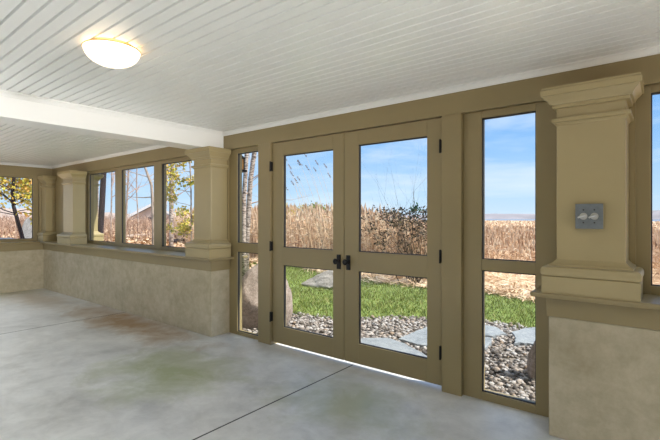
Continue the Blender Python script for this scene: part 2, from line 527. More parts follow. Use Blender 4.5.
def window(name, label, x0, x1, z0, z1, holes, y0=2.985, deep=0.07, cat='window'):
    t = thing(name, label, cat, ((x0 + x1) / 2, y0, z0), kind='structure')
    obj('window_frame', frame_mesh(x0, x1, z0, z1, y0, y0 + deep, holes), OLIVE, t, bevel=0.0025)
    glazing(t, holes, y0 + 0.02)
    return t
window('window_1', 'tall two-pane sidelight left of the doors showing birch trunks', -3.80, -3.285, 0.0, ZH,
       [(-3.668, -3.318, 0.036, 0.902), (-3.668, -3.318, 1.000, 1.972)])
window('window_2', 'tall two-pane sidelight right of the doors showing marsh and flat stones', -1.148, -0.56, 0.0, ZH,
       [(-1.018, -0.668, 0.056, 0.908), (-1.018, -0.668, 0.984, 1.972)])
for nme, lab, g0 in (('window_3', 'farthest window of the band of three, next to the far pier', -7.44), ('window_4', 'middle window of the band of three', -6.325),
                     ('window_5', 'window of the band of three nearest the column, with yellow leaves outside', -5.21)):
    window(nme, lab, g0 - 0.095, g0 + 1.02, ZL, ZH, [(g0, g0 + 0.925, 0.893, 1.978)])
window('window_6', 'window at the picture edge beside the switch pilaster', -0.145, 0.95, ZL, ZH, [(-0.072, 0.855, 0.893, 1.978)])
t = thing('window_7', 'window in the far end wall with a leafy leaning tree outside', 'window', (-8.95, 2.2, ZL), kind='structure')
bm = frame_mesh(1.66, 2.73, ZL, ZH, 8.935, 9.0, [(1.72, 2.645, 0.893, 1.978)])
def swap(bm):
    for v in bm.verts:
        x, y, z = v.co
        v.co = (-y, x, z)
    return bm
obj('window_frame', swap(bm), OLIVE, t, bevel=0.0025)
h = (1.72, 2.645, 0.893, 1.978)
obj('pane', swap(boxes((h[0], h[1], 8.957, 8.962, h[2], h[3]))), GLASS, t)
obj('gasket', swap(gasket_mesh(h, 8.95, 8.968)), GASKET, t)

# ------------------------------------------------------------------ switch box
cx, cz, hx, hz = -0.337, 1.284, 0.063, 0.066
t = thing('switch_box', 'grey metal double switch box on the broad pilaster', 'light switch', (cx, YK, cz - hz))
obj('box_body', boxes((cx - hx, cx + hx, YK - 0.028, YK, cz - hz, cz + hz)), STEEL, t, bevel=0.004)
pl = obj('cover_plate', boxes((cx - hx - 0.003, cx + hx + 0.003, YK - 0.034, YK - 0.028, cz - hz - 0.003, cz + hz + 0.003)), STEEL, t, bevel=0.002)
for sx in (-0.026, 0.026):
    for sz in (-0.035, 0.035):
        bm = cyl_y(B(), cx + sx, cz + sz, 0.0042, YK - 0.037, YK - 0.034, 12)
        obj('screw', bm, BLACK, pl)['label'] = 'dark screw'
    bm = B()
    cyl_y(bm, cx + sx, cz, 0.019, YK - 0.040, YK - 0.034, 24)
    cyl_y(bm, cx + sx, cz, 0.011, YK - 0.050, YK - 0.040, 20)
    tube(bm, [(cx + sx + 0.004, YK - 0.046, cz + 0.004), (cx + sx - 0.014, YK - 0.054, cz - 0.002), (cx + sx - 0.024, YK - 0.058, cz - 0.008)], [0.007, 0.006, 0.0045], 10)
    obj('switch_lever', bm, BRIGHT, t, smooth='auto')['label'] = 'bright metal lever'

# ------------------------------------------------------------------ ceiling lamp and added fill spots
def lamp(x, y, label):
    t = thing('ceiling_lamp', label, 'ceiling light', (x, y, ZC))
    r = 0.142
    bm = lathe(B(), (x, y), [(0.0005, ZC - 0.108), (0.04, ZC - 0.106), (0.075, ZC - 0.097), (0.106, ZC - 0.081), (0.127, ZC - 0.060), (0.137, ZC - 0.041), (r, ZC - 0.024),
                             (r - 0.006, ZC - 0.024), (0.130, ZC - 0.042), (0.09, ZC - 0.085), (0.0005, ZC - 0.102)], 56)
    obj('glass_shade', bm, OPAL, t, smooth=True)
    bm = lathe(B(), (x, y), [(r + 0.002, ZC - 0.026), (r + 0.004, ZC - 0.022), (r + 0.001, ZC - 0.018), (r - 0.004, ZC - 0.022), (r + 0.002, ZC - 0.026)], 56)
    for k in range(3):
        a = R(40 + 120 * k)
        tube(bm, [(x + (r - 0.002) * math.cos(a), y + (r - 0.002) * math.sin(a), ZC - 0.022), (x + 0.1 * math.cos(a), y + 0.1 * math.sin(a), ZC)], 0.004, 8)
    obj('metal_ring', bm, BRASS, t, smooth='auto')
    obj('ceiling_plate', lathe(B(), (x, y), [(0.0005, ZC - 0.008), (0.11, ZC - 0.008), (0.115, ZC)], 40), BRASS, t)
    return t
lamp(-2.38, 1.075, 'lit shallow white glass dome lamp on the beadboard ceiling')

def point(name, loc, watts, col, size):
    l = bpy.data.lights.new(name, 'SPOT')
    l.spot_size = R(125)
    l.spot_blend = 1.0
    l.energy = watts
    l.color = col
    l.shadow_soft_size = size
    o = bpy.data.objects.new(name, l)
    o.location = loc
    COL.objects.link(o)
    return o
for i, (x, y, w) in enumerate(((1.5, 0.9, 150), (-3.05, -1.7, 185), (-5.05, -0.9, 195), (-0.9, -1.7, 180), (-7.4, 0.2, 130))):  # added fill spots out of view, no fixtures behind them
    point('fill_spot', (x, y, 2.12), w, (0.95, 0.985, 1.0), 0.15)
o = point('side_fill_spot', (3.7, 1.0, 1.75), 750, (1.0, 0.98, 0.94), 0.25)  # added unseen side fill, aimed along the porch to brighten the column sides
o.rotation_euler = (0, R(90), 0)
o.data.spot_size = R(44)

# ------------------------------------------------------------------ outdoors: ground
GZ = -0.12
bm = B()
n = 60
gx = [-420 + 14 * i for i in range(60)]
vs = {}
for ix, x in enumerate([-500, -300, -180, -110, -70, -45, -30, -20, -14, -9.3, -6, -3, 0, 3, 6, 10, 20, 40, 80, 160, 400]):
    for iy, y in enumerate([-120, -60, -30, -12, -4, 3.0, 3.6, 4.2, 5, 6, 8, 11, 15, 22, 32, 48, 70, 110, 180, 300, 520]):
        vs[ix, iy] = bm.verts.new((x, y, GZ))
for ix in range(20):
    for iy in range(20):
        bm.faces.new((vs[ix, iy], vs[ix + 1, iy], vs[ix + 1, iy + 1], vs[ix, iy + 1]))
tag(obj('ground', bm, GROUND), 'tan ground of straw and leaf litter around the porch', 'ground', kind='structure')

def sstep(a, b, v):
    t_ = min(1, max(0, (v - a) / (b - a)))
    return t_ * t_ * (3 - 2 * t_)
def bank_z(p):
    d = max(0.1, p.x * FW.x + p.y * FW.y)
    u = (p.x * RT.x + p.y * RT.y) / d
    return GZ + 0.62 * sstep(-0.22, -0.33, u) * sstep(9, 24, d) + 0.05 * noise.noise((p.x * 0.3, p.y * 0.3, 0)) * sstep(-0.22, -0.33, u) * sstep(9, 14, d)
bm = B()
rows = []
for iu in range(50):
    u = -0.95 + 0.75 * iu / 49
    rows.append([])
    for k in range(40):
        d = 8.5 + 60 * (k / 39) ** 1.6
        p = FW * d + RT * (u * d)
        rows[-1].append(bm.verts.new((p.x, p.y, bank_z(p) + 0.003 if 0 < iu < 49 and k < 39 else GZ - 0.1)))
for a, b in zip(rows, rows[1:]):
    for k in range(39):
        bm.faces.new((a[k], a[k + 1], b[k + 1], b[k]))
tag(obj('bank_ground', bm, GROUND, smooth=True), 'leafy bank rising away from the window band', 'bank', kind='structure')

def near_edge(x):          # gravel / lawn line
    return 5.6 + 0.42 * (x + 1.6) + 0.22 * math.sin(x * 2.1) if x < -0.3 else 6.1
def far_edge(x):           # lawn / reeds line
    return 7.75 + (-0.12 * (x + 2.2)) + 0.25 * math.sin(x * 1.3) - (0.55 if -5 < x < -3.2 else 0)

def poly_patch(x0, x1, f0, f1, z, m=60):
    bm = B()
    pa, pb = [], []
    for i in range(m + 1):
        x = x0 + (x1 - x0) * i / m
        pa.append(bm.verts.new((x, f0(x), z)))
        pb.append(bm.verts.new((x, f1(x), z)))
    for i in range(m):
        bm.faces.new((pa[i], pa[i + 1], pb[i + 1], pb[i]))
    return bm
tag(obj('gravel_bed', poly_patch(-7.5, 4, lambda x: 3.12, lambda x: max(3.3, near_edge(x) + 0.15), GZ + 0.004), SOIL), 'dark soil bed under the pebbles', 'soil', kind='structure')
tag(obj('lawn_ground', poly_patch(-16, 4, lambda x: max(3.3, near_edge(x)), far_edge, GZ + 0.008), LAWNSOIL), 'green soil of the lawn strip', 'lawn', kind='structure')

# pebbles
ico = bmesh.new()
bmesh.ops.create_icosphere(ico, subdivisions=1, radius=1)
IV = [v.co.copy() for v in ico.verts]
IF = [[v.index for v in f.verts] for f in ico.faces]
ico.free()
def scatter_pebbles(n, pick, s0, s1):
    V, Fc = [], []
    for _ in range(n):
        x, y = pick()
        s = random.uniform(s0, s1) * random.choice((0.7, 1, 1, 1.35))
        sx, sy, sz = s * random.uniform(0.8, 1.4), s * random.uniform(0.7, 1.1), s * random.uniform(0.45, 0.8)
        a = random.uniform(0, 6.28)
        tl = random.uniform(-0.5, 0.5)
        M = Matrix.Rotation(a, 3, 'Z') @ Matrix.Rotation(tl, 3, 'X')
        o = len(V)
        z = GZ + random.uniform(0.0, 0.028)
        for v in IV:
            q = M @ Vector((v.x * sx * random.uniform(0.85, 1.15), v.y * sy, v.z * sz))
            V.append((q.x + x, q.y + y, q.z + z))
        Fc += [[i + o for i in f] for f in IF]
    me = bpy.data.meshes.new('gravel')
    me.from_pydata(V, [], Fc)
    me.materials.append(GRAVEL)
    for p in me.polygons:
        p.use_smooth = True
    o = bpy.data.objects.new('gravel', me)
    COL.objects.link(o)
    return o
def pick_gravel():
    while True:
        x, y = random.uniform(-6.2, 0.6), random.uniform(3.14, 6.4)
        if y < near_edge(x) + 0.18 * random.random():
            return x, y
tag(scatter_pebbles(15000, pick_gravel, 0.013, 0.027), 'mixed grey and tan pebbles outside the doors', 'gravel', kind='stuff')

def blade_mesh(name, V, Fc, mat):
    me = bpy.data.meshes.new(name)
    me.from_pydata(V, [], Fc)
    me.materials.append(mat)
    o = bpy.data.objects.new(name, me)
    COL.objects.link(o)
    return o

# lawn blades
V, Fc = [], []
cnt = 0
while cnt < 70000:
    x, y = random.uniform(-13, 1.0), random.uniform(3.3, 9.6)
    e0, e1 = near_edge(x), far_edge(x)
    if not (max(3.3, e0 - 0.1 * random.random()) < y < e1 + 0.2 * random.random()):
        continue
    cnt += 1
    h = random.uniform(0.03, 0.075) * (1.25 if noise.noise((x * 1.5, y * 1.5, 0)) > 0.1 else 0.9)
    a = random.uniform(0, 6.28)
    w = random.uniform(0.003, 0.006)
    lx, ly = random.gauss(0, 0.6) * h, random.gauss(0, 0.6) * h
    c, s = math.cos(a) * w, math.sin(a) * w
    o = len(V)
    V += [(x - c, y - s, GZ + 0.005), (x + c, y + s, GZ + 0.005), (x + lx * 0.4 + c * 0.8, y + ly * 0.4 + s * 0.8, GZ + h * 0.6),
          (x + lx * 0.4 - c * 0.8, y + ly * 0.4 - s * 0.8, GZ + h * 0.6), (x + lx, y + ly, GZ + h)]
    Fc += [(o, o + 1, o + 2, o + 3), (o + 3, o + 2, o + 4)]
tag(blade_mesh('lawn_grass', V, Fc, GRASS), 'short green lawn grass beyond the pebbles', 'grass', kind='stuff')

# straw litter at the foot of the reeds
V, Fc = [], []
def straw(x, y, z, L):
    a = random.uniform(0, 6.28)
    t_ = random.gauss(0, 0.25)
    w = random.uniform(0.006, 0.013)
    d = Vector((math.cos(a) * math.cos(t_), math.sin(a) * math.cos(t_), math.sin(t_))) * L / 2
    s = Vector((-math.sin(a), math.cos(a), 0.4)) * w
    p = Vector((x, y, z))
    o = len(V)
    V.extend([tuple(p - d - s), tuple(p - d + s), tuple(p + d + s * 0.6), tuple(p + d - s * 0.6)])
    Fc.append((o, o + 1, o + 2, o + 3))
for _ in range(16000):
    x = random.uniform(-14, 4)
    y = far_edge(x) - 0.1 + abs(random.gauss(0, 2.4))
    straw(x, y, GZ + random.uniform(0.01, 0.10), random.uniform(0.12, 0.5))
tag(blade_mesh('straw_litter', V, Fc, STRAW), 'flattened pale straw between lawn and standing reeds', 'straw', kind='stuff')

# reeds
V, Fc = [], []
def reed(x, y, h, w, lean, leaves=4, plume=True):
    a = random.uniform(0, 6.28)
    sx, sy = math.cos(a) * w, math.sin(a) * w
    dx, dy = lean
    P0 = Vector((x, y, GZ))
    def pt(t):
        return P0 + Vector((dx * t * t, dy * t * t, h * t))
    o = len(V)
    for t in (0, 0.5, 1.0):
        q = pt(t)
        k = 1 - 0.55 * t
        V.append((q.x - sx * k, q.y - sy * k, q.z)); V.append((q.x + sx * k, q.y + sy * k, q.z))
    Fc.append((o, o + 1, o + 3, o + 2)); Fc.append((o + 2, o + 3, o + 5, o + 4))
    for _ in range(leaves):
        t = random.uniform(0.15, 0.9)
        q = pt(t)
        b = random.uniform(0, 6.28)
        L = random.uniform(0.15, 0.42)
        e = q + Vector((math.cos(b) * L * 0.8, math.sin(b) * L * 0.8, random.uniform(-0.35, 0.55) * L))
        m_ = (q + e) / 2 + Vector((0, 0, 0.06))
        ww = w * random.uniform(0.9, 1.6)
        o = len(V)
        V.extend([tuple(q), (m_.x, m_.y, m_.z - ww), (m_.x, m_.y, m_.z + ww), tuple(e)])
        Fc.append((o, o + 1, o + 3, o + 2))
    if plume:
        q = pt(1.0)
        L = random.uniform(0.12, 0.25)
        d = Vector((dx * 0.6 + 0.02, dy * 0.6, 1)).normalized() * L
        for r_ in (0, 1.57):
            u = Vector((math.cos(a + r_), math.sin(a + r_), 0)) * w * 2.6
            o = len(V)
            V.extend([tuple(q - d * 0.1), tuple(q + d * 0.4 + u), tuple(q + d), tuple(q + d * 0.4 - u)])
            Fc.append((o, o + 1, o + 2, o + 3))
def reed_height(x, y):
    # tall stands left of the doors' middle, low wind-cut marsh to the right
    r = x / max(y, 1)
    k = 1 / (1 + math.exp((r + 0.50) * 14))
    return 0.58 + 0.88 * k
for _ in range(21000):
    y = 8.6 + random.random() ** 1.7 * 24
    r = random.uniform(-1.62, 0.35)
    x = r * y
    if r > -0.36 and y < 10.5 + 2 * random.random():
        continue
    if y < far_edge(x) + 0.5:
        continue
    h = reed_height(x, y) * random.uniform(0.62, 1.16)
    reed(x, y, h, 0.006 + 0.00045 * y, (random.gauss(-0.10, 0.14), random.gauss(0, 0.10)), 4, random.random() < 0.6)
tag(blade_mesh('marsh_reeds', V, Fc, REED), 'dense tan dry reeds standing beyond the lawn', 'reeds', kind='stuff')
V, Fc = [], []
for _ in range(9000):
    y = 30 + random.random() ** 1.4 * 100
    x = random.uniform(-1.5, 0.4) * y
    reed(x, y, random.uniform(0.25, 0.5), 0.012 + 0.0006 * y, (random.gauss(-0.1, 0.15), 0), 3, False)
tag(blade_mesh('far_marsh_reeds', V, Fc, REED), 'low far marsh reeds reaching to the lake', 'reeds', kind='stuff')

# lake and hills
tag(obj('lake', boxes((-420, 260, 170, 330, GZ - 0.2, GZ + 0.03)), WATER), 'thin blue lake along the horizon', 'lake', kind='structure')
def ridge(name, label, a0, a1, dist, hfun, mat, depth=60, m=80):
    """a long low hill: angle from straight-out, degrees (negative = left)"""
    bm = B()
    rows = []
    for i in range(m + 1):
        an = R(a0 + (a1 - a0) * i / m)
        d = Vector((math.sin(an), math.cos(an), 0))
        h = hfun(i / m)
        rows.append([bm.verts.new(d * dist + Vector((0, 0, GZ - 0.3))), bm.verts.new(d * (dist + depth * 0.25) + Vector((0, 0, h * 0.75))), bm.verts.new(d * (dist + depth * 0.5) + Vector((0, 0, h))),
                     bm.verts.new(d * (dist + depth) + Vector((0, 0, GZ - 0.3)))])
    for a, b in zip(rows, rows[1:]):
        for k in range(3):
            bm.faces.new((a[k], a[k + 1], b[k + 1], b[k]))
    return tag(obj(name, bm, mat, smooth=True), label, 'hill', kind='structure')
ridge('hill', 'low hazy hill across the lake', -58, 30, 330, lambda t: 4.6 + 1.3 * math.sin(t * 9 + 1) + 0.5 * math.sin(t * 31) + 0.35 * noise.noise((t * 90, 0, 0)), HILL)
ridge('hill', 'grey brown wooded rise behind the pale house', -84, -52, 120, lambda t: 2.9 + 1.0 * math.sin(t * 5 + 0.6) + 0.5 * noise.noise((t * 40, 3, 0)), HILLTAN)

# ------------------------------------------------------------------ stones
def rock(name, label, c, rx, ry, rz, seed, mat, cuts=9, rot=0, cat='boulder', kmin=0.52):
    bm = B()
    bmesh.ops.create_icosphere(bm, subdivisions=5, radius=1)
    rnd = random.Random(seed)
    planes = []
    for _ in range(cuts):
        d = Vector((rnd.gauss(0, 1), rnd.gauss(0, 1), rnd.gauss(0.2, 0.8))).normalized()
        planes.append((d, rnd.uniform(kmin, 0.88)))
    M = Matrix.Rotation(rot, 3, 'Z')
    for v in bm.verts:
        p = v.co
        for d, k in planes:
            e = p.dot(d) - k
            if e > 0:
                p -= d * e * 0.97
        s = seed * 3.1
        k = 1 + 0.10 * noise.noise(p * 1.6 + Vector((s, 0, 0))) + 0.045 * noise.noise(p * 5 + Vector((0, s, 0))) + 0.02 * noise.noise(p * 13)
        p = M @ Vector((p.x * rx * k, p.y * ry * k, p.z * rz * k))
        v.co = p + Vector((c[0], c[1], c[2]))
    o = obj(name, bm, mat, smooth='auto', angle=50)
    return tag(o, label, cat)
b = at(262.5, 5.4)
rock('boulder', 'large pinkish granite boulder on the pebbles outside the left sidelight', (b.x, b.y, 0.20), 0.37, 0.34, 0.50, 4, ROCK, 9, 0.5, kmin=0.66)
b = at(334, 8.4)
rock('boulder', 'flat pale stone lying on the lawn beyond the left door', (b.x, b.y, -0.02), 0.72, 0.36, 0.235, 11, ROCK_W, cuts=6, rot=0.35, cat='stone')
b = at(541, 3.62)
rock('boulder', 'upright tan stone on the pebbles beside the right sidelight', (b.x, b.y, 0.02), 0.105, 0.12, 0.33, 21, ROCK, 5, 0, 'stone')
b = at(6, 12.5)
rock('boulder', 'dark grey rock below the leaning tree outside the end window', (b.x, b.y, 0.35), 0.75, 0.6, 0.42, 31, ROCK_G, cat='rock')
b = at(29, 14.5)
rock('boulder', 'upright grey rock right of the leaning tree outside the end window', (b.x, b.y, 0.3), 0.17, 0.25, 0.95, 35, ROCK_G, 6, 0, 'rock')

def flag(label, pts, thick=0.045):
    bm = B()
    z1 = GZ + 0.05
    rnd = random.Random(len(label))
    q = []
    n = len(pts)
    for i in range(n):
        a, b_ = Vector(pts[i]), Vector(pts[(i + 1) % n])
        for k in range(4):
            p = a.lerp(b_, k / 4)
            q.append((p.x + rnd.uniform(-0.012, 0.012), p.y + rnd.uniform(-0.012, 0.012)))
    top = [bm.verts.new((x, y, z1 + rnd.uniform(-0.002, 0.002))) for x, y in q]
    bot = [bm.verts.new((x, y, z1 - thick)) for x, y in q]
    bm.faces.new(top)
    bm.faces.new(bot[::-1])
    for i in range(len(q)):
        j = (i + 1) % len(q)
        bm.faces.new((top[i], bot[i], bot[j], top[j]))
    return tag(obj('flagstone', bm, SLAB, bevel=0.006), label, 'stepping stone', 'stepping stones in the pebbles')
def gp(px, py):
    p = on_ground(px, py, GZ + 0.05)
    return (p.x, p.y)
flag('broad bluestone slab right outside the right door', [(-3.0, 3.22), (-1.62, 3.22), gp(440, 362), gp(427, 356), gp(405, 343), gp(388, 337.5), gp(366, 338), gp(352, 338)])
flag('pointed bluestone slab behind the broad one outside the right door', [gp(399, 338.5), gp(414, 331.5), gp(430, 325.5), gp(446, 331), gp(440, 347), gp(418, 344)])
flag('pale bluestone slab at the left of the right sidelight, nearest the lawn', [gp(464, 334), gp(470, 327), gp(482, 323.5), gp(496, 326.5), gp(506, 333.5), gp(492, 335.5), gp(478, 335.5)])
flag('small rounded bluestone slab at the left of the right sidelight, nearer the glass', [gp(470, 345), gp(477, 336.8), gp(490, 337), gp(492, 342), gp(483, 349), gp(474, 350)])
flag('wide bluestone slab at the right of the right sidelight', [gp(512, 332), gp(524, 328), gp(540, 326.5), gp(552, 334), gp(540, 345), gp(528, 343), gp(514, 342.5), gp(516, 337)])

# ------------------------------------------------------------------ trees
def wander(p, q, n, amt, rnd):
    p, q = Vector(p), Vector(q)
    out = []
    for i in range(n + 1):
        t = i / n
        v = p.lerp(q, t)
        if 0 < i < n:
            v += Vector((rnd.gauss(0, amt), rnd.gauss(0, amt), 0))
        out.append(v)
    return out

def grow(bm, p, d, L, r, depth, rnd, tips, up=0.25, spread=0.7, kids=(2, 3)):
    pts, rr = [p], [r]
    dd = d.normalized()
    q = p.copy()
    for i in range(3):
        dd = (dd + Vector((rnd.gauss(0, 0.16), rnd.gauss(0, 0.16), rnd.gauss(0, 0.12) + up * 0.12))).normalized()
        q = q + dd * L / 3
        pts.append(q.copy())
        rr.append(r * (1 - 0.22 * (i + 1)))
    tube(bm, pts, rr, 5 if r > 0.01 else 4, cap=False)
    if depth == 0:
        tips.append(q.copy())
        tips.append(pts[1].copy())
        return
    for _ in range(rnd.randint(*kids)):
        k = rnd.choice((1, 2, 3, 3))
        nd = (dd + Vector((rnd.gauss(0, spread), rnd.gauss(0, spread), rnd.gauss(up, spread * 0.6)))).normalized()
        grow(bm, pts[k], nd, L * rnd.uniform(0.5, 0.8), rr[k] * 0.6, depth - 1, rnd, tips, up, spread, kids)

def leaf_mesh(spots, per, rad, size, rnd):
    V_, F_ = [], []
    for s in spots:
        for _ in range(per):
            p = s + Vector((rnd.gauss(0, rad), rnd.gauss(0, rad), rnd.gauss(0, rad)))
            u = Vector((rnd.gauss(0, 1), rnd.gauss(0, 1), rnd.gauss(0, 1))).normalized()
            w = u.cross(Vector((rnd.gauss(0, 1), rnd.gauss(0, 1), rnd.gauss(0, 1)))).normalized()
            L = size * rnd.uniform(0.6, 1.3)
            m_ = p + u * L * 0.5 + w.cross(u) * L * 0.12
            o = len(V_)
            V_ += [tuple(p), tuple(m_ + w * L * 0.32), tuple(p + u * L), tuple(m_ - w * L * 0.32)]
            F_ += [(o, o + 1, o + 2), (o, o + 2, o + 3)]
    return V_, F_

def tree(name, label, trunk, radii, mat, seed, branches=(), depth=2, leaves=None, cat='tree', group=None, twig=None):
    """trunk: list of points; branches: list of (index along trunk, direction, length, radius)"""
    rnd = random.Random(seed)
    t = thing(name, label, cat, trunk[0], group)
    bm = tube(B(), trunk, radii, 10)
    obj('trunk', bm, mat, t, smooth=True)
    tips = []
    if branches:
        for k, d, L, r in branches:
            i = int(k)
            p = Vector(trunk[i]).lerp(Vector(trunk[min(i + 1, len(trunk) - 1)]), k - i)
            bm = B()
            grow(bm, p, Vector(d), L, r, depth, rnd, tips)
            obj('branch', bm, twig or mat, t, smooth=True)
    if leaves:
        lm, per, rad, size = leaves
        V_, F_ = leaf_mesh(tips, per, rad, size, rnd)
        me = bpy.data.meshes.new('foliage')
        me.from_pydata(V_, [], F_)
        me.materials.append(lm)
        o = bpy.data.objects.new('foliage', me)
        COL.objects.link(o)
        o.parent = t
        o.matrix_parent_inverse = Matrix.Translation(-Vector(t.location))
        o['kind'] = 'stuff'
    return t

def trunk_px(pxs, depth, wpx, seed, taper=0.75, n=None, ztop=None):
    """trunk through the given (px, py) sightings at one depth, foot on the ground"""
    pts = []
    p0 = at(pxs[0][0], depth, GZ - 0.05)
    pts.append(p0)
    for px, py in pxs[1:]:
        pts.append(at(px, depth, zed(py, depth)))
    d = (pts[-1] - pts[-2]).normalized()
    pts.append(pts[-1] + d * (ztop or 2.5))
    w = wpx * depth / F / 2
    m = len(pts)
    return pts, [w * (1 - (1 - taper) * i / (m - 1)) for i in range(m)]

def side(rnd, up=0.5):
    a = rnd.uniform(0, 6.28)
    return (math.cos(a), math.sin(a), up)

def br(seed, n, i0, i1, L, r, up=0.5):
    rnd = random.Random(seed)
    return [(rnd.uniform(i0, i1), side(rnd, rnd.uniform(0.2, up + 0.4)), L * rnd.uniform(0.6, 1.2), r * rnd.uniform(0.6, 1.1)) for _ in range(n)]

# left sidelight birches
tr, rr = trunk_px([(244.5, 0), (243.5, 240), (244, 200), (246, 165)], 8.6, 5.2, 1)
tree('birch_tree', 'slanting white birch behind the wall lantern in the left sidelight', tr, rr, BIRCH, 3, br(3, 4, 1.6, 3.6, 0.9, 0.012), 2, twig=TWIG)
tr, rr = trunk_px([(246, 0), (247, 235), (249, 205), (250.5, 180), (254, 155)], 8.9, 5.6, 2)
tree('birch_tree', 'taller white birch nearer the doors in the left sidelight', tr, rr, BIRCH, 5, br(9, 5, 1.6, 4.4, 1.0, 0.013), 2, twig=TWIG)
# window band
tr, rr = trunk_px([(98.5, 0), (100, 240), (102, 205), (104, 165)], 12.0, 5.8, 3, 0.9)
tree('dark_trunk_tree', 'nearly black leaning tree trunk in the farthest window of the band', tr, rr, DARKBARK, 7, br(17, 3, 2.5, 3.8, 1.2, 0.02), 2, twig=DARKBARK)
tr, rr = trunk_px([(98, 0), (97.5, 235), (97.5, 170)], 16.0, 2.4, 4)
tree('bare_tree', 'pale slim trunk just left of the black trunk in the farthest window', tr, rr, BIRCH, 8, br(21, 2, 1.6, 2.8, 1.0, 0.015), 2, twig=TWIG)
tr, rr = trunk_px([(111.5, 0), (111, 235), (112, 170)], 18.0, 1.6, 4)
tree('bare_tree', 'thin bare tree right of the black trunk in the farthest window', tr, rr, GREYBARK, 10, br(23, 7, 1.2, 2.9, 1.5, 0.018), 2, twig=TWIG)
tr, rr = trunk_px([(124.5, 0), (125, 235), (127, 200), (129, 165)], 16.0, 2.0, 4)
tree('bare_tree', 'thin grey bare tree at the left edge of the middle window', tr, rr, GREYBARK, 11, br(29, 7, 1.5, 3.7, 1.4, 0.017), 2, twig=TWIG)
tr, rr = trunk_px([(139, 0), (139, 235), (136.5, 190), (137, 165)], 22.0, 1.3, 4)
tree('bare_tree', 'faint slender bare tree in front of the pale house', tr, rr, GREYBARK, 12, br(31, 7, 1.5, 3.7, 1.6, 0.017), 2, twig=TWIG)
tr, rr = trunk_px([(153.5, 0), (153.5, 235), (152.5, 200), (151.5, 185), (146, 170)], 11.0, 3.4, 4, 0.6)
tree('bare_tree', 'bare tree with a curved side branch at the right edge of the middle window', tr, rr, GREYBARK, 13,
     [(2.2, (-0.75, -0.65, 0.02), 0.75, 0.018)] + br(37, 3, 2.5, 4.0, 0.8, 0.012), 1, twig=GREYBARK)
tr, rr = trunk_px([(164.5, 0), (164.5, 235), (166.5, 190), (168, 160)], 13.0, 2.2, 4)
tree('birch_tree', 'slim pale birch left in the window nearest the column', tr, rr, BIRCH, 14, br(41, 4, 1.5, 3.6, 0.9, 0.013), 2, twig=TWIG)
tr, rr = trunk_px([(171, 0), (171.3, 235), (171.5, 195), (172, 158)], 12.0, 4.6, 4, 0.9)
tree('birch_tree', 'stout grey birch in the window nearest the column', tr, rr, BIRCH, 15, br(43, 3, 1.8, 3.8, 0.9, 0.012), 2, twig=TWIG)
# yellow-leaved young tree
tr, rr = trunk_px([(191, 0), (191.5, 230), (191, 190), (190, 160)], 10.0, 1.6, 4)
tree('leafy_tree', 'young tree with yellow green leaves in the window nearest the column', tr, rr, GREYBARK, 16,
     [(k, (c * FW.x - s_ * RT.x, c * FW.y - s_ * RT.y, u), L, 0.010) for k, c, s_, u, L in ((0.9, 0.2, 1, 0.1, 0.36), (1.25, -0.4, 1, 0.2, 0.34), (1.6, 0.3, 0.9, 0.1, 0.42), (1.95, 0, 1, 0.15, 0.40),
      (2.3, -0.3, 1, 0.2, 0.28), (2.6, 0.3, 1, 0.2, 0.36), (3.0, 0, 1, 0.2, 0.32), (1.2, 0, -1, 0.2, 0.2), (2.2, 0, -1, 0.2, 0.2), (1.0, 0.6, 0.5, 0.3, 0.3), (1.8, -0.6, 0.4, 0.3, 0.3), (2.8, 0.6, 0.2, 0.3, 0.3))],
     2, (LEAF_Y, 9, 0.055, 0.08))
# end window tree
tr, rr = trunk_px([(26, 0), (22.5, 238), (18, 222), (13.5, 206), (12.5, 192), (14, 178)], 11.0, 4.0, 4, 0.7, ztop=0.9)
tree('leafy_tree', 'dark leaning tree with yellow green leaves outside the end window', tr, rr, DARKBARK, 18,
     br(47, 24, 2.4, 5.9, 0.95, 0.018, 0.2), 2, (LEAF_Y, 26, 0.17, 0.095), twig=DARKBARK)
# green-yellow bush among the reeds
p = at(288, 19)
tr = [p + Vector((0, 0, GZ)), p + Vector((0.05, 0, 1.0)), p + Vector((0, 0.05, 1.5))]
tree('leafy_bush', 'yellow green bush rising behind the reeds in the left door', tr, [0.04, 0.03, 0.02], GREYBARK, 19, br(53, 14, 0.6, 1.9, 0.48, 0.014, 0.4), 2, (LEAF_Y, 12, 0.08, 0.09), cat='bush')
p = at(318, 21)
tr = [p + Vector((0, 0, GZ)), p + Vector((0.05, 0, 1.0)), p + Vector((0, 0.05, 1.45))]
tree('leafy_bush', 'dull green bush far behind the reeds in the middle of the left door', tr, [0.04, 0.03, 0.02], GREYBARK, 20, br(59, 14, 0.6, 1.9, 0.45, 0.014, 0.4), 2, (LEAF_G, 11, 0.1, 0.10), cat='bush')

# dark shrub behind the right door
rnd = random.Random(5)
p = at(418, 8.7)
t = thing('bare_shrub', 'dark twiggy shrub with a few withered leaves beyond the right door', 'shrub', (p.x, p.y, GZ))
bm = B(); tips = []
for k in range(17):
    a = rnd.uniform(-1, 1)
    base = p + Vector((rnd.gauss(0, 0.12), rnd.gauss(0, 0.12), GZ))
    d = RT * (a * 0.75 - 0.25) + Vector((0, 0, 1)) + FW * rnd.gauss(0, 0.2)
    grow(bm, base, d, rnd.uniform(0.75, 1.05), 0.013, 3, rnd, tips, 0.35, 0.42, (2, 3))
for k in range(16):
    base = p + Vector((rnd.gauss(0, 0.12), rnd.gauss(0, 0.1), GZ))
    d = RT * rnd.uniform(-0.62, 0.2) + Vector((0, 0, 1)) + FW * rnd.gauss(0, 0.12)
    grow(bm, base, d, rnd.uniform(1.3, 2.0), 0.008, 2, rnd, [], 0.6, 0.35, (1, 2))
obj('stems', bm, LEAF_D, t)
low = [q for q in tips if q.z < 1.45]
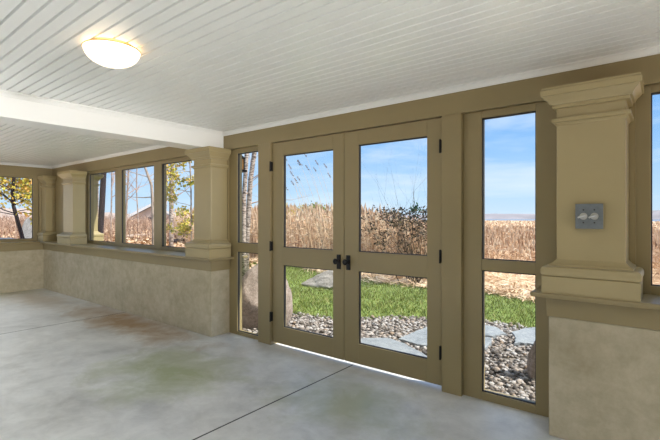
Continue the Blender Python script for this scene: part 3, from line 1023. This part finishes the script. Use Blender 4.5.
V_, F_ = leaf_mesh(low, 3, 0.05, 0.06, rnd)
me = bpy.data.meshes.new('withered_leaves'); me.from_pydata(V_, [], F_); me.materials.append(LEAF_D)
o = bpy.data.objects.new('withered_leaves', me); COL.objects.link(o); o.parent = t; o.matrix_parent_inverse = Matrix.Translation(-Vector(t.location)); o['kind'] = 'stuff'
q = at(415.5, 8.6, zed(209, 8.6))
V_, F_ = leaf_mesh([q], 90, 0.045, 0.06, rnd)
me = bpy.data.meshes.new('evergreen_tuft'); me.from_pydata(V_, [], F_); me.materials.append(LEAF_EVER)
o = bpy.data.objects.new('evergreen_tuft', me); COL.objects.link(o); o.parent = t; o.matrix_parent_inverse = Matrix.Translation(-Vector(t.location))
o['label'] = 'dark green tuft'; o['kind'] = 'stuff'

# tall reeds whose plumes stand against the sky
def plume_mesh(seed, L, w):
    rnd = random.Random(seed)
    V_, F_ = [], []
    for _ in range(46):
        s = rnd.random()
        r = w * math.sin(math.pi * min(1, 0.12 + 0.88 * s)) + 0.004
        c = Vector((-0.55 * s * L, 0, s * L * 0.85))
        u = Vector((rnd.gauss(-0.6, 0.5), rnd.gauss(0, 0.6), 1)).normalized()
        k = u.cross(Vector((rnd.gauss(0, 1), rnd.gauss(0, 1), 0))).normalized() * w * 0.28
        c = c + Vector((rnd.gauss(0, r * 0.5), rnd.gauss(0, r * 0.5), 0))
        e = c + u * L * 0.22
        o = len(V_)
        V_ += [tuple(c), tuple((c + e) / 2 + k), tuple(e), tuple((c + e) / 2 - k)]
        F_ += [(o, o + 1, o + 2), (o, o + 2, o + 3)]
    me = bpy.data.meshes.new('plume')
    me.from_pydata(V_, [], F_)
    me.materials.append(PLUME)
    return me
PL = [plume_mesh(s, 0.125, 0.017) for s in (1, 2, 3)]
PLBIG = plume_mesh(9, 0.15, 0.036)
sight = [(301.5, 166.5, 1), (307, 157.5, 0), (318.5, 165.5, 0), (309, 170.5, 0), (316.5, 172, 0), (291.5, 169.5, 0), (293.5, 176.5, 0), (287.5, 161.5, 0), (327, 168.5, 0),
         (298, 183.5, 0), (300.5, 181.5, 0), (294, 185.5, 0), (288, 190.5, 0), (331, 178, 0)]
for i, (px, py, big) in enumerate(sight):
    dpt = 9.2 + (i * 37 % 10) * 0.16
    tip = at(px, dpt, zed(py, dpt))
    foot = tip + RT * random.uniform(0.42, 0.55) + FW * random.uniform(-0.1, 0.1)
    foot.z = GZ
    lab = 'tall reed with the largest dark plume, leaning against the sky in the left door' if big else 'tall thin reed with a small plume leaning against the sky in the left door'
    t = thing('tall_reed', lab, 'reed', foot, None if big else 'reed plumes against the sky')
    pts = [foot.lerp(tip, s) + RT * (0.16 * math.sin(math.pi * s) * 1.0) for s in (0, 0.25, 0.5, 0.75, 1)]
    obj('stem', tube(B(), pts, [0.0045, 0.004, 0.0035, 0.0028, 0.002], 5), REED, t)
    o = bpy.data.objects.new('plume', PLBIG if big else PL[i % 3])
    COL.objects.link(o)
    o.parent = t
    o.matrix_parent_inverse = Matrix.Translation(-Vector(t.location))
    o.location = tip
    o.rotation_euler = (0, 0, YAW + random.uniform(-0.3, 0.3))
    o['label'] = 'dark feathery plume'

# brush and fallen wood beyond the window band
V, Fc = [], []
def twig_blade(p, d, L, w):
    e = p + d * L
    s = d.cross(FW).normalized() * w
    o = len(V)
    V.extend([tuple(p - s), tuple(p + s), tuple(e + s * 0.3), tuple(e - s * 0.3)])
    Fc.append((o, o + 1, o + 2, o + 3))
for _ in range(3000):
    px = random.uniform(-25, 262)
    dpt = random.uniform(17, 42)
    p = at(px, dpt, GZ)
    p.z = bank_z(p)
    h = random.uniform(0.2, 0.95)
    d = Vector((random.gauss(0, 0.3), random.gauss(0, 0.3), 1)).normalized()
    twig_blade(p, d, h, 0.010 + 0.0004 * dpt)
    for _k in range(3):
        q = p + d * h * random.uniform(0.3, 0.95)
        twig_blade(q, (d + Vector((random.gauss(0, 0.7), random.gauss(0, 0.7), 0))).normalized(), h * 0.4, 0.006 + 0.0003 * dpt)
tag(blade_mesh('bare_brush', V, Fc, TWIG), 'low tangle of bare reddish brush outside the window band', 'brush', kind='stuff')
V, Fc = [], []
for _ in range(16000):
    px = random.uniform(-30, 262)
    dpt = random.uniform(10, 42)
    p = at(px, dpt, GZ)
    p.z = bank_z(p) + random.uniform(0, 0.08)
    s = 0.05 + 0.004 * dpt
    a, b2 = random.uniform(0, 6.28), random.uniform(-0.7, 0.7)
    u = Vector((math.cos(a), math.sin(a), b2)) * s
    w = Vector((-math.sin(a), math.cos(a), random.uniform(-0.5, 0.5))) * s * 0.6
    o = len(V)
    V.extend([tuple(p - u), tuple(p + w), tuple(p + u), tuple(p - w)])
    Fc.append((o, o + 1, o + 2, o + 3))
tag(blade_mesh('fallen_leaves', V, Fc, DEADLEAF), 'brown fallen leaves over the ground outside the window band', 'leaves', kind='stuff')
for i, (lab, pa, pb, dp, r) in enumerate((
        ('dark fallen log on the leaves in the window nearest the column', (175, 233), (194, 230), 22, 0.13),
        ('lower fallen log on the leaves in the window nearest the column', (174, 238), (195, 236), 17, 0.10),
        ('long grey fallen log on the leaves in the middle window', (118, 236), (150, 234), 18.5, 0.09),
        ('short grey fallen log below the pale house in the middle window', (140, 229), (156, 229.5), 24, 0.13))):
    a, b2 = at(pa[0], dp, 0), at(pb[0], dp + 1.2, 0)
    a.z, b2.z = bank_z(a) + r * 0.9, bank_z(b2) + r * 0.9
    rnd = random.Random(60 + i)
    pts = wander(a, b2, 6, 0.04, rnd)
    t = thing('fallen_log', lab, 'log', a)
    obj('log', tube(B(), pts, [r * (1 - 0.06 * k) for k in range(7)], 10), GREYBARK if i > 1 else DARKBARK, t, smooth=True)
    for k in (2, 4):
        bm = B()
        tube(bm, [pts[k], pts[k] + Vector((rnd.gauss(0, 0.15), rnd.gauss(0, 0.15), 0.35))], [r * 0.35, r * 0.12], 6)
        obj('branch_stub', bm, GREYBARK if i > 1 else DARKBARK, t)
# pale house far behind the trees
dp = 38.0
hp = at(152, dp, GZ)
t = thing('house', 'pale house with white edged gable roof behind bare trees', 'house', hp)
def hw(px, z, d):
    return at(px, dp + d, z)
def prism(outline, d0, d1):
    bm = B()
    A = [bm.verts.new(hw(px, z, d0)) for px, z in outline]
    Bq = [bm.verts.new(hw(px, z, d1)) for px, z in outline]
    n_ = len(outline)
    bm.faces.new(A); bm.faces.new(Bq[::-1])
    for i in range(n_):
        j = (i + 1) % n_
        bm.faces.new((A[i], A[j], Bq[j], Bq[i]))
    return bm
e0, e1 = zed(222, dp), zed(205.5, dp)
obj('house_wall', prism([(121, GZ), (183, GZ), (183, e0), (152, e1 - 0.1), (121, e0)], 0, 9), SIDING, t)
obj('roof_panel', prism([(118, e0 - 0.08), (152, e1), (186, e0 - 0.08), (186, e0 + 0.12), (152, e1 + 0.2), (118, e0 + 0.12)], -0.25, 9.3), SHINGLE, t)
obj('roof_fascia', prism([(118, e0 - 0.10), (152, e1 - 0.02), (186, e0 - 0.10), (186, e0 + 0.13), (152, e1 + 0.21), (118, e0 + 0.13)], -0.4, -0.25), FASCIA, t)
obj('gable_window', prism([(148, 0.75), (155, 0.75), (155, 1.25), (148, 1.25)], -0.05, 0.02), GASKET, t)

# ------------------------------------------------------------------ wall lantern on the outer face of the pier
lx, ly, l0, l1 = -3.885, 3.20, 1.80, 1.965
t = thing('wall_lantern', 'small outdoor wall lantern with amber panels at the left sidelight', 'lantern', (lx, KO, l0))
obj('lantern_glass', boxes((lx - 0.035, lx + 0.035, ly - 0.035, ly + 0.035, l0 + 0.025, l1 - 0.01)), AMBER, t)['label'] = 'amber panels'
bm = boxes((lx - 0.06, lx + 0.06, ly - 0.06, ly + 0.06, l0, l0 + 0.028), (lx - 0.015, lx + 0.015, KO - 0.011, ly, l0 + 0.006, l0 + 0.022))
for sx in (-1, 1):
    for sy in (-1, 1):
        box(bm, lx + sx * 0.035 - 0.005, lx + sx * 0.035 + 0.005, ly + sy * 0.035 - 0.005, ly + sy * 0.035 + 0.005, l0 + 0.02, l1)
obj('lantern_frame', bm, BLACK, t)
obj('lantern_cap', stack(B(), lx - 0.03, lx + 0.03, ly - 0.03, ly + 0.03, [(l1 - 0.012, 0.015), (l1, 0.018), (l1 + 0.03, -0.01)]), BLACK, t)

# ------------------------------------------------------------------ daylight
w = bpy.data.worlds.new('sky')
scene.world = w
w.use_nodes = True
nt = w.node_tree
bg = nt.nodes['Background']
tc = N(nt, 'ShaderNodeTexCoord')
sp = N(nt, 'ShaderNodeSeparateXYZ')
nt.links.new(tc.outputs['Generated'], sp.inputs[0])
sky = ramp(nt, sp.outputs['Z'], [(0.0, (0.42, 0.52, 0.62)), (0.05, (0.34, 0.48, 0.64)), (0.16, (0.19, 0.36, 0.62)), (0.34, (0.085, 0.235, 0.55)), (0.5, (0.085, 0.235, 0.55)), (0.75, (0.62, 0.74, 0.95)), (1.0, (0.8, 0.88, 1.0))])
mp = N(nt, 'ShaderNodeMapping')
mp.inputs['Scale'].default_value = (1.3, 1.3, 7.0)
mp.inputs['Location'].default_value = (0.4, 0.2, 0.15)
nt.links.new(tc.outputs['Generated'], mp.inputs['Vector'])
cl = nz(nt, 2.1, 6, 0.6, vec=mp.outputs['Vector'], dist=0.4)
cm = ramp(nt, cl, [(0.47, (0, 0, 0)), (0.72, (0.7, 0.7, 0.7))])
nt.links.new(mix(nt, cm, sky, (0.56, 0.61, 0.68)), bg.inputs['Color'])
bg.inputs['Strength'].default_value = 1.0

sl = bpy.data.lights.new('sun', 'SUN')
sl.energy = 4.2
sl.angle = R(1.0)
sl.color = (1.0, 0.93, 0.82)
so = bpy.data.objects.new('sun', sl)
so.rotation_euler = (R(41), 0, R(105))
so.location = (4, -6, 9)
COL.objects.link(so)

# ------------------------------------------------------------------ camera and view
cam = bpy.data.cameras.new('camera')
cam.sensor_width = 36.0
cam.lens = F / 660 * 36
cam.shift_y = (HY - 220) / 660
cam.clip_end = 2000
co = bpy.data.objects.new('camera', cam)
co.location = (0, 0, EYE)
co.rotation_euler = (R(90), 0, YAW)
COL.objects.link(co)
scene.camera = co
vs_ = scene.view_settings
vs_.view_transform = 'Standard'
vs_.look = 'None'
vs_.gamma = 1
vs_.use_curve_mapping = False
vs_.exposure = 0.77
scene.cycles.max_bounces = 12
scene.cycles.diffuse_bounces = 6
scene.cycles.transparent_max_bounces = 16
scene.cycles.use_denoising = True
